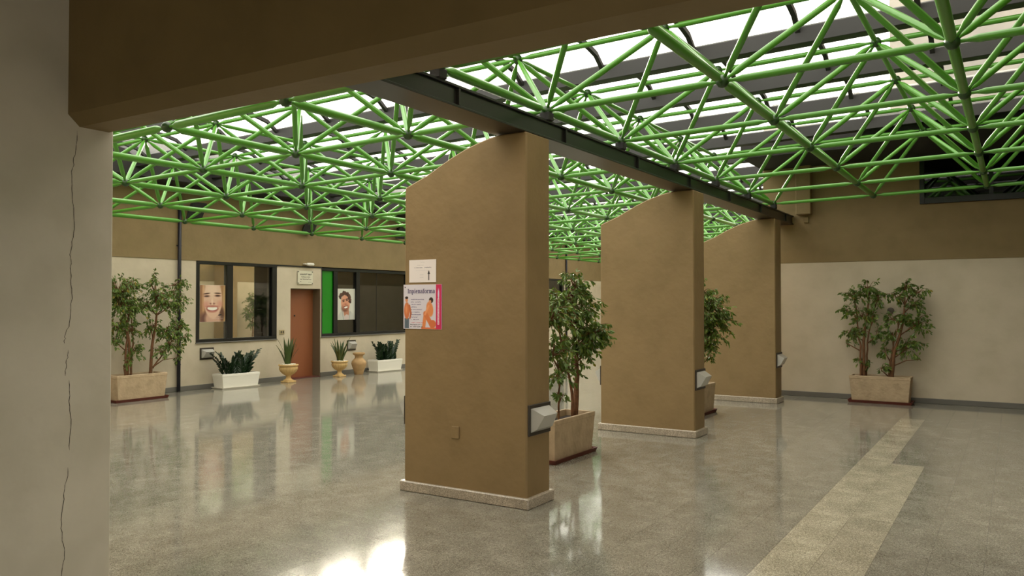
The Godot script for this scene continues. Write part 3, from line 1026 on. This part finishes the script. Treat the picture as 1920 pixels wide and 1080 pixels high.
func trough(t: Node, hx: float, hz: float, h: float, y0: float, m: Material, called: String) -> void:
	var st := begin()
	rings(st, [[0.0, 0.0, y0], [hx * 0.90, hz * 0.86, y0], [hx * 0.915, hz * 0.88, y0 + 0.01], [hx * 0.99, hz * 0.985, y0 + h - 0.05], [hx, hz, y0 + h - 0.045], [hx, hz, y0 + h - 0.006], [hx - 0.006, hz - 0.006, y0 + h], [hx - 0.028, hz - 0.028, y0 + h], [hx - 0.032, hz - 0.032, y0 + h - 0.006], [hx - 0.045, hz - 0.045, y0 + h - 0.075]])
	part(t, called, done(st), m)
	part(t, "soil", box_mesh(Vector3(hx * 2 - 0.086, 0.04, hz * 2 - 0.086), 0.006), M.soil, Vector3(0, y0 + h - 0.085, 0))


func saucer(label: String, pos: Vector3, turn: float) -> void:
	var t := thing("planter_saucer", label, "saucer", pos, turn, "brown saucers under the concrete troughs")
	var st := begin()
	rings(st, [[0.0, 0.0, 0.0], [0.465, 0.195, 0.0], [0.485, 0.212, 0.046], [0.474, 0.201, 0.046], [0.458, 0.187, 0.012], [0.0, 0.0, 0.012]])
	part(t, "tray", done(st), M.saucer_clay)


func leaf_into(st: SurfaceTool, p: Vector3, dir: Vector3, wide: Vector3, l: float, w: float, c: Color) -> void:
	var n := dir.cross(wide).normalized() * w * 0.22
	var a := p + dir * l * 0.34 + n
	var b := p + dir * l * 0.70 + n * 0.6
	var tip := p + dir * l - n * 0.8
	st.set_color(c)
	for s in [-1.0, 1.0]:
		var e1: Vector3 = a + wide * s * w * 0.5
		var e2: Vector3 = b + wide * s * w * 0.36
		if s > 0:
			tri(st, p, e1, e2)
			tri(st, p, e2, tip)
		else:
			tri(st, p, e2, e1)
			tri(st, p, tip, e2)


func leaf_color(r: RandomNumberGenerator) -> Color: # linear
	var c := Color(0.075, 0.135, 0.022).lerp(Color(0.22, 0.30, 0.04), r.randf() * r.randf())
	if r.randf() < 0.025:
		c = Color(0.30, 0.24, 0.03)
	return c


# blobs: [x, y, z, radius, leaves] in the planter's own axes
func tree(parent: Node, called: String, stems: Array, blobs: Array, sd: int, leaf_len := 0.072, single := 0, flat := 1.0) -> void:
	var r := RandomNumberGenerator.new()
	r.seed = sd
	var wood := begin(true)
	var leaves := begin()
	var own := []
	var pts := []
	for s in stems: # [points], radius
		var rad := []
		var curve := Curve3D.new()
		for p in s[0]:
			curve.add_point(p)
		var smooth := []
		for i in 13:
			var p := curve.sample_baked(curve.get_baked_length() * i / 12.0, true)
			p += Vector3(r.randf_range(-1, 1), 0, r.randf_range(-1, 1)) * 0.008
			smooth.append(p)
			pts.append(p)
			rad.append(lerpf(s[1], s[1] * 0.35, i / 12.0))
		add_tube(wood, smooth, rad, 8)
	for b in blobs:
		var c := Vector3(b[0], b[1], b[2])
		var from: Vector3 = pts[0]
		for p in pts:
			if p.y < c.y - 0.12 and p.distance_to(c) < from.distance_to(c):
				from = p
		var mid := from.lerp(c, 0.5) + Vector3(r.randf_range(-1, 1), 0.6, r.randf_range(-1, 1)) * 0.06
		add_tube(wood, [from, mid, c], [0.011, 0.008, 0.005], 5)
		var n := int(b[4] * 1.35 / 9.0)
		for i in n:
			var d := Vector3(r.randfn(), r.randfn(), r.randfn()).normalized()
			var e: Vector3 = c + d * Vector3(1, 0.95, flat) * b[3] * 1.22 * pow(r.randf(), 0.40)
			var s: Vector3 = c.lerp(mid, r.randf() * 0.7)
			var bend: Vector3 = s.lerp(e, 0.55) + Vector3(0, 0.05, 0)
			add_tube(wood, [s, bend, e], [0.0042, 0.003, 0.0015], 4, false)
			for k in 9:
				var q := k / 8.0
				var at_p: Vector3 = bend.lerp(e, q) if r.randf() < 0.8 else s.lerp(bend, q)
				var out := (at_p - c) * Vector3(1, 0.2, 1)
				var dir := (out.normalized() * 0.55 + Vector3(0, -0.75, 0) + Vector3(r.randfn(), r.randfn(), r.randfn() * flat) * 0.38).normalized()
				var wide := dir.cross(Vector3(r.randfn(), r.randfn() + 0.8, r.randfn())).normalized()
				own.append([at_p + dir * 0.012, dir, wide, leaf_len * r.randf_range(0.7, 1.15), leaf_color(r)])
	if single > 0:
		for i in range(own.size() - 1, 0, -1):
			var j := r.randi() % (i + 1)
			var x = own[i]
			own[i] = own[j]
			own[j] = x
	var trunk := part(parent, called, done(wood), M.bark)
	var variants := []
	for i in 5 if single > 0 else 0:
		var st := begin()
		leaf_into(st, Vector3.ZERO, Vector3(0, 1, 0), Vector3(1, 0, 0), 1.0, 0.46, leaf_color(r))
		variants.append(done(st))
	for i in own.size():
		var o: Array = own[i]
		if i < single:
			var x := Basis(o[2], o[1], (o[2] as Vector3).cross(o[1])).scaled_local(Vector3.ONE * o[3])
			part(trunk, "leaf", variants[i % 5], M.ficus_leaf).transform = Transform3D(x, o[0])
		else:
			leaf_into(leaves, o[0], o[1], o[2], o[3], o[3] * 0.46, o[4])
	part(trunk, "foliage", done(leaves), M.ficus_leaf).set_meta("kind", "stuff")


func planter(label: String, pos: Vector3, turn: float, tray: String) -> Node3D:
	saucer(tray, pos, turn)
	var t := thing("potted_ficus", label, "potted plant", pos + Vector3(0, 0.0125, 0), turn, "ficus trees in concrete troughs")
	trough(t, 0.46, 0.19, 0.43, 0.0, M.trough_concrete, "trough")
	return t


func frond(h: float, lean: Vector3, r: RandomNumberGenerator) -> ArrayMesh: # an arching stalk with paired leaflets
	var st := begin()
	st.set_color(Color.WHITE)
	var pts := []
	var rad := []
	for i in 8:
		var q := i / 7.0
		pts.append(Vector3(0, h * q * (1.0 - 0.12 * q * lean.length()), 0) + lean * h * q * q * 0.9 + lean * h * q * 0.25)
		rad.append(lerpf(0.012, 0.004, q))
	add_tube(st, pts, rad, 6)
	var side := lean.cross(Vector3.UP).normalized() if lean.length() > 0.01 else Vector3.RIGHT
	side = side.rotated(Vector3.UP, r.randf_range(-0.5, 0.5))
	for i in 15:
		var q := 0.16 + 0.84 * i / 14.0
		var x := q * 7.0
		var k := mini(int(x), 6)
		var p: Vector3 = pts[k].lerp(pts[k + 1], x - k)
		var up: Vector3 = (pts[k + 1] - pts[k]).normalized()
		for s in [-1.0, 1.0]:
			var dir: Vector3 = (side * s * 0.75 + up * 0.75 + Vector3(r.randfn(), r.randfn(), r.randfn()) * 0.1).normalized()
			leaf_into(st, p, dir, dir.cross(up).normalized().cross(dir).normalized(), r.randf_range(0.085, 0.125) * (1.1 - 0.4 * q), 0.044, Color.WHITE)
	return done(st)


func zz_pot(label: String, tray: String, pos: Vector3, turn: float, sd: int) -> void:
	var s := thing("pot_saucer", tray, "saucer", pos, turn, "white saucers under the flower boxes")
	var st := begin()
	rings(st, [[0.0, 0.0, 0.0], [0.40, 0.17, 0.0], [0.425, 0.19, 0.028], [0.415, 0.18, 0.028], [0.39, 0.16, 0.008], [0.0, 0.0, 0.008]])
	part(s, "tray", done(st), M.white_plastic)
	var t := thing("flower_box", label, "potted plant", pos + Vector3(0, 0.0085, 0), turn, "leafy plants in white flower boxes")
	trough(t, 0.41, 0.175, 0.275, 0.0, M.white_plastic, "box")
	var r := RandomNumberGenerator.new()
	r.seed = sd
	for i in 17:
		var x := -0.30 + 0.60 * i / 16.0
		var lean := Vector3(x * 1.3 + r.randf_range(-0.25, 0.25), 0, r.randf_range(-0.3, 0.25))
		part(t, "frond", frond(r.randf_range(0.30, 0.50) + absf(x) * 0.16, lean, r), M.zz_leaf, Vector3(x * 0.85, 0.19, r.randf_range(-0.08, 0.08)))


func urn(label: String, pos: Vector3, k: float, sd: int) -> void:
	var t := thing("urn_planter", label, "potted plant", pos, 0.0, "stone urns with sword plants")
	part(t, "plinth", box_mesh(Vector3(0.22, 0.035, 0.22) * k, 0.006), M.urn_stone, Vector3(0, 0.0175 * k, 0))
	var foot := []
	for p in [[0.0, 0.033], [0.10, 0.033], [0.10, 0.05], [0.075, 0.058], [0.052, 0.085], [0.045, 0.115], [0.055, 0.135], [0.07, 0.145], [0.0, 0.15]]:
		foot.append(Vector2(p[0], p[1]) * k)
	part(t, "foot", lathe(foot, 24), M.urn_stone)
	var bowl := []
	for p in [[0.0, 0.142], [0.06, 0.142], [0.11, 0.17], [0.155, 0.215], [0.178, 0.26], [0.182, 0.295], [0.170, 0.32]]:
		bowl.append(Vector2(p[0], p[1]) * k)
	part(t, "bowl", lathe(bowl, 72, true, 18, 0.022), M.urn_stone)
	var rim := []
	for p in [[0.165, 0.315], [0.195, 0.335], [0.20, 0.35], [0.195, 0.362], [0.17, 0.362], [0.16, 0.345], [0.0, 0.345]]:
		rim.append(Vector2(p[0], p[1]) * k)
	part(t, "rim", lathe(rim, 32), M.urn_stone)
	var r := RandomNumberGenerator.new()
	r.seed = sd
	var st := begin()
	for i in 70:
		var a := r.randf() * TAU
		var d := sqrt(r.randf()) * 0.155 * k
		var s := r.randf_range(0.02, 0.034)
		add_box(st, Vector3(cos(a) * d, 0.36 * k + r.randf() * 0.008, sin(a) * d), Vector3(s, s * 0.8, s), s * 0.28)
	var g := part(t, "gravel", done(st), M.gravel)
	g.set_meta("kind", "stuff")
	for i in 22: # upright pointed blades
		var a := TAU * i / 22.0 + r.randf()
		var h := r.randf_range(0.30, 0.58) * k
		var lean := Vector3(cos(a), 0, sin(a)) * r.randf_range(0.02, 0.24)
		var wide := Vector3(-sin(a), 0, cos(a)).rotated(Vector3.UP, r.randf_range(-0.7, 0.7))
		var n := Vector3(cos(a), 0, sin(a)) * 0.006
		var s2 := begin()
		var last := []
		for q in 7:
			var f := q / 6.0
			var p := Vector3(0, h * f, 0) + lean * f * (0.4 + 0.6 * f) * h * 2.2
			var w := 0.027 * (0.55 + 1.2 * f - 1.75 * f * f * f) + 0.0006
			var ring := [p - wide * w, p + n, p + wide * w, p - n * 0.4]
			if last.size():
				for e in 4:
					quad(s2, last[e], last[(e + 1) % 4], ring[(e + 1) % 4], ring[e])
			last = ring
		part(t, "blade", done(s2), M.sword_leaf if i % 3 else M.sword_leaf_b, Vector3(cos(a), 0, sin(a)) * r.randf_range(0.01, 0.06) + Vector3(0, 0.335 * k, 0))


func furnishings() -> void:
	wall_prints()
	# planters beside the pillars, trees rooted in long concrete troughs
	var a := planter("leafy ficus in a concrete trough between the nearest and the middle pillar", at(7.60, 4.155, 0), 0.0, "brown saucer under the trough behind the nearest pillar")
	tree(a, "trunk", [[[Vector3(0.29, 0.34, 0.02), Vector3(0.33, 0.75, 0.03), Vector3(0.31, 1.1, 0.03), Vector3(0.24, 1.5, 0.02), Vector3(0.25, 1.85, 0.03)], 0.036],
		[[Vector3(0.24, 0.34, 0.03), Vector3(0.22, 0.7, 0.02), Vector3(0.08, 1.1, 0.0), Vector3(-0.05, 1.5, -0.02)], 0.02], [[Vector3(-0.16, 0.34, 0.07), Vector3(-0.19, 0.75, 0.09), Vector3(-0.22, 1.15, 0.08)], 0.012]],
		[[0.25, 1.80, 0.05, 0.20, 230], [0.12, 1.58, 0.0, 0.30, 420], [-0.2, 1.45, -0.02, 0.32, 380], [0.38, 1.50, 0.10, 0.26, 340], [0.42, 1.30, 0.22, 0.20, 260], [0.30, 1.18, 0.05, 0.25, 260], [0.46, 1.12, 0.14, 0.15, 130],
		[-0.30, 1.10, 0.08, 0.22, 200], [-0.24, 0.86, 0.1, 0.17, 110], [0.1, 0.95, 0.05, 0.18, 80], [-0.20, 0.62, 0.12, 0.12, 36]], 21, 0.068, 300)
	var b := planter("leafy ficus in a concrete trough between the middle and the farthest pillar", at(11.46, 4.035, 0), 0.0, "brown saucer under the trough behind the middle pillar")
	tree(b, "trunk", [[[Vector3(0.05, 0.34, 0.0), Vector3(0.1, 0.9, 0.02), Vector3(0.12, 1.4, 0.05), Vector3(0.1, 1.8, 0.02)], 0.034], [[Vector3(-0.25, 0.34, 0.02), Vector3(-0.2, 1.0, 0.0), Vector3(-0.1, 1.5, 0.0)], 0.026]],
		[[0.12, 1.76, 0.06, 0.24, 380], [0.24, 1.55, 0.22, 0.28, 460], [0.30, 1.36, 0.30, 0.24, 360], [-0.05, 1.5, 0.02, 0.34, 420], [0.18, 1.22, 0.22, 0.28, 360], [0.08, 1.02, 0.22, 0.22, 180], [0.3, 1.0, 0.2, 0.12, 50], [-0.1, 1.2, 0.0, 0.3, 260], [0.16, 0.82, 0.2, 0.1, 30]], 22, 0.066)
	# against the end wall
	var c := planter("pair of slim ficus trees in one trough against the white end wall", at(14.44, 1.885, 0), -PI / 2, "brown saucer under the trough against the white end wall")
	tree(c, "trunk", [[[Vector3(-0.26, 0.34, 0.0), Vector3(-0.26, 0.9, 0.02), Vector3(-0.20, 1.5, 0.0), Vector3(-0.16, 1.9, 0.0)], 0.03], [[Vector3(-0.30, 0.34, 0.03), Vector3(-0.30, 0.9, 0.05), Vector3(-0.36, 1.5, 0.04)], 0.022], [[Vector3(-0.23, 0.34, -0.03), Vector3(-0.20, 1.0, -0.02), Vector3(-0.08, 1.55, 0.02)], 0.018]],
		[[-0.19, 1.86, 0.0, 0.19, 170], [-0.39, 1.72, 0.02, 0.2, 150], [-0.03, 1.70, 0.02, 0.17, 120], [-0.51, 1.48, 0.0, 0.16, 90], [-0.31, 1.42, 0.02, 0.2, 110], [-0.12, 1.38, 0.0, 0.17, 90], [-0.49, 1.12, 0.03, 0.18, 100], [-0.27, 1.12, 0.0, 0.16, 60], [-0.05, 1.08, 0.0, 0.17, 80], [-0.53, 0.95, 0.02, 0.08, 16], [-0.33, 0.66, 0.05, 0.08, 22], [-0.15, 0.62, 0.05, 0.07, 22]], 23, 0.066, 0, 0.45)
	tree(c, "trunk", [[[Vector3(0.16, 0.34, 0.0), Vector3(0.20, 0.8, 0.02), Vector3(0.34, 1.3, 0.0), Vector3(0.38, 1.85, 0.0)], 0.032], [[Vector3(0.11, 0.34, 0.02), Vector3(0.18, 0.9, 0.0), Vector3(0.28, 1.3, 0.02)], 0.02]],
		[[0.38, 1.86, 0.0, 0.18, 130], [0.59, 1.80, 0.0, 0.17, 80], [0.23, 1.72, 0.02, 0.15, 90], [0.48, 1.60, 0.02, 0.17, 100], [0.17, 1.36, 0.0, 0.15, 80], [0.57, 1.28, 0.02, 0.22, 190], [0.39, 1.38, 0.0, 0.15, 80], [0.19, 1.08, 0.02, 0.16, 90], [0.39, 0.90, 0.02, 0.18, 130], [0.55, 0.95, 0.0, 0.14, 70], [0.07, 0.84, 0.02, 0.12, 50], [0.01, 0.56, 0.05, 0.12, 44], [0.59, 0.72, 0.03, 0.06, 12]], 24, 0.066, 0, 0.45)
	# by the window wall
	var d := planter("tall ficus trees in a concrete trough half hidden by the cracked corner wall", at(8.155, 12.63, 0), 0.0, "brown saucer under the trough beside the drain pipe")
	tree(d, "trunk", [[[Vector3(-0.16, 0.34, 0.0), Vector3(-0.14, 0.9, 0.02), Vector3(-0.2, 1.4, 0.0), Vector3(-0.3, 1.85, 0.0)], 0.028], [[Vector3(-0.22, 0.34, 0.02), Vector3(-0.2, 1.0, 0.03), Vector3(-0.14, 1.5, 0.0)], 0.024], [[Vector3(-0.1, 0.34, -0.02), Vector3(-0.06, 1.0, 0.0), Vector3(-0.12, 1.5, 0.02)], 0.02]],
		[[-0.36, 1.82, 0.02, 0.3, 520], [-0.12, 1.9, 0.0, 0.2, 170], [-0.34, 1.55, 0.05, 0.28, 380], [-0.08, 1.55, 0.02, 0.22, 220], [-0.42, 1.22, 0.05, 0.2, 170], [-0.12, 1.18, 0.03, 0.2, 140], [-0.42, 0.98, 0.04, 0.14, 70], [-0.08, 0.82, 0.05, 0.16, 110], [-0.2, 0.62, 0.05, 0.09, 30]], 25, 0.064)
	tree(d, "trunk", [[[Vector3(0.25, 0.34, 0.0), Vector3(0.3, 0.9, 0.0), Vector3(0.36, 1.4, 0.02), Vector3(0.34, 1.95, 0.0)], 0.03], [[Vector3(0.3, 0.5, 0.0), Vector3(0.5, 0.75, 0.02), Vector3(0.62, 1.0, 0.04)], 0.016]],
		[[0.32, 2.02, 0.0, 0.14, 70], [0.36, 1.78, 0.03, 0.24, 260], [0.16, 1.58, 0.02, 0.18, 130], [0.48, 1.55, 0.02, 0.22, 170], [0.70, 1.80, 0.02, 0.2, 150], [0.84, 1.95, 0.02, 0.13, 60], [0.84, 1.62, 0.02, 0.18, 110], [0.28, 1.22, 0.03, 0.18, 120], [0.52, 1.12, 0.04, 0.2, 180], [0.76, 1.16, 0.04, 0.2, 190], [0.92, 1.02, 0.04, 0.13, 70], [0.62, 0.88, 0.04, 0.18, 140], [0.42, 0.78, 0.04, 0.15, 80], [0.78, 0.66, 0.04, 0.08, 20]], 26, 0.064)
	# two more, seen only in the window panes
	var e := planter("dense ficus in a trough by the return wall, mirrored in the window panes", at(18.55, 4.52, 0), 0.0, "brown saucer by the return wall, mirrored in the window panes")
	tree(e, "trunk", [[[Vector3(0.2, 0.34, 0.0), Vector3(0.2, 1.0, 0.02), Vector3(0.16, 1.6, 0.0)], 0.03], [[Vector3(-0.2, 0.34, 0.0), Vector3(-0.2, 1.0, 0.02), Vector3(-0.16, 1.6, 0.0)], 0.03]],
		[[0.2, 1.7, 0, 0.3, 360], [-0.2, 1.65, 0, 0.32, 360], [0.36, 1.3, 0, 0.25, 260], [-0.36, 1.25, 0, 0.26, 260], [0.0, 1.3, 0, 0.26, 260], [0.3, 0.95, 0, 0.2, 120], [-0.25, 0.9, 0, 0.22, 120]], 27, 0.075, 0, 0.8)
	zz_pot("white flower box of dark feathery plants under the left shop window", "white saucer of the flower box under the left shop window", at(10.38, 12.83, 0), -0.10, 31)
	zz_pot("white flower box of dark feathery plants beside the clay jar", "white saucer of the flower box beside the clay jar", at(14.74, 12.84, 0), -0.08, 32)
	urn("yellow stone urn with sword-leaved plant in front of the brown door", at(11.60, 12.72, 0), 1.02, 41)
	urn("yellow stone urn with sword-leaved plant beside the clay jar", at(13.11, 12.75, 0), 0.96, 42)
	var j := thing("clay_jar", "beige clay jar with a flared neck, standing between an urn and a flower box", "jar", at(13.74, 12.76, 0))
	var prof := []
	for p in [[0.0, 0.0], [0.095, 0.0], [0.10, 0.01], [0.115, 0.08], [0.150, 0.17], [0.172, 0.245], [0.165, 0.29], [0.130, 0.335], [0.098, 0.365], [0.090, 0.40], [0.100, 0.435]]:
		prof.append(Vector2(p[0], p[1]))
	part(j, "body", lathe(prof, 28), M.jar_clay)
	part(j, "rim", lathe([Vector2(0.095, 0.43), Vector2(0.138, 0.462), Vector2(0.140, 0.49), Vector2(0.130, 0.498), Vector2(0.108, 0.49), Vector2(0.085, 0.42), Vector2(0.0, 0.41)], 28), M.jar_clay)
	# small fittings
	var s := thing("door_intercom", "small beige switch plate between the shop window and the brown door", "switch", at(11.79, LW, 1.022))
	part(s, "plate", box_mesh(Vector3(0.135, 0.095, 0.014), 0.004), M.plate_beige, Vector3(0, 0, 0.007))
	part(s, "button", box_mesh(Vector3(0.03, 0.05, 0.008), 0.003), M.lamp_frame, Vector3(-0.025, 0, 0.016))
	part(s, "button", box_mesh(Vector3(0.03, 0.05, 0.008), 0.003), M.lamp_frame, Vector3(0.03, 0, 0.016))
	var l := thing("sign_lamp", "small white lamp over the plaque above the brown door", "lamp", at(12.47, LW - 0.012, 2.475))
	part(l, "arm", box_mesh(Vector3(0.10, 0.02, 0.06), 0.004), M.white_plastic, Vector3(-0.05, 0.01, 0.03))
	part(l, "head", lathe([Vector2(0, -0.10), Vector2(0.03, -0.09), Vector2(0.035, 0.0), Vector2(0.03, 0.09), Vector2(0, 0.10)], 12), M.white_plastic, Vector3(0.05, 0.005, 0.07), Vector3(0, 0, PI / 2))
	var o := thing("round_cover", "round grey cover on the white end wall behind the slim ficus pair", "wall plate", at(RW, 1.762, 1.508), -PI / 2)
	part(o, "lid", lathe([Vector2(0, 0), Vector2(0.056, 0), Vector2(0.056, 0.008), Vector2(0.05, 0.012), Vector2(0, 0.012)], 24), M.copper, Vector3.ZERO, Vector3(PI / 2, 0, 0))
	# things in the dark room behind the glass
	var k := thing("filing_cabinet", "black tall cabinet standing in the room behind the left shop window", "cabinet", at(11.62, LW + 0.75, 0))
	part(k, "body", box_mesh(Vector3(0.55, 1.95, 0.5), 0.006), M.cabinet_black, Vector3(0, 0.975, 0))
	for y in [0.5, 1.0, 1.5]:
		part(k, "handle", box_mesh(Vector3(0.14, 0.02, 0.02), 0.004), M.stud, Vector3(0, y, 0.26))
	var h := thing("low_cupboard", "grey low cupboard in the room behind the smiling woman poster", "cabinet", at(10.15, LW + 0.75, 0))
	part(h, "body", box_mesh(Vector3(0.7, 1.0, 0.4), 0.006), M.room_grey, Vector3(0, 0.5, 0))
	part(h, "top", box_mesh(Vector3(0.74, 0.03, 0.44), 0.004), M.base_grey, Vector3(0, 1.015, 0))
	var x := thing("card_box", "small white box on the low cupboard behind the window glass", "box", at(10.30, LW + 0.72, 1.03))
	part(x, "body", box_mesh(Vector3(0.2, 0.14, 0.16), 0.004), M.card_white, Vector3(0, 0.07, 0))
	part(x, "lid", box_mesh(Vector3(0.215, 0.04, 0.175), 0.004), M.card_white, Vector3(0, 0.15, 0))
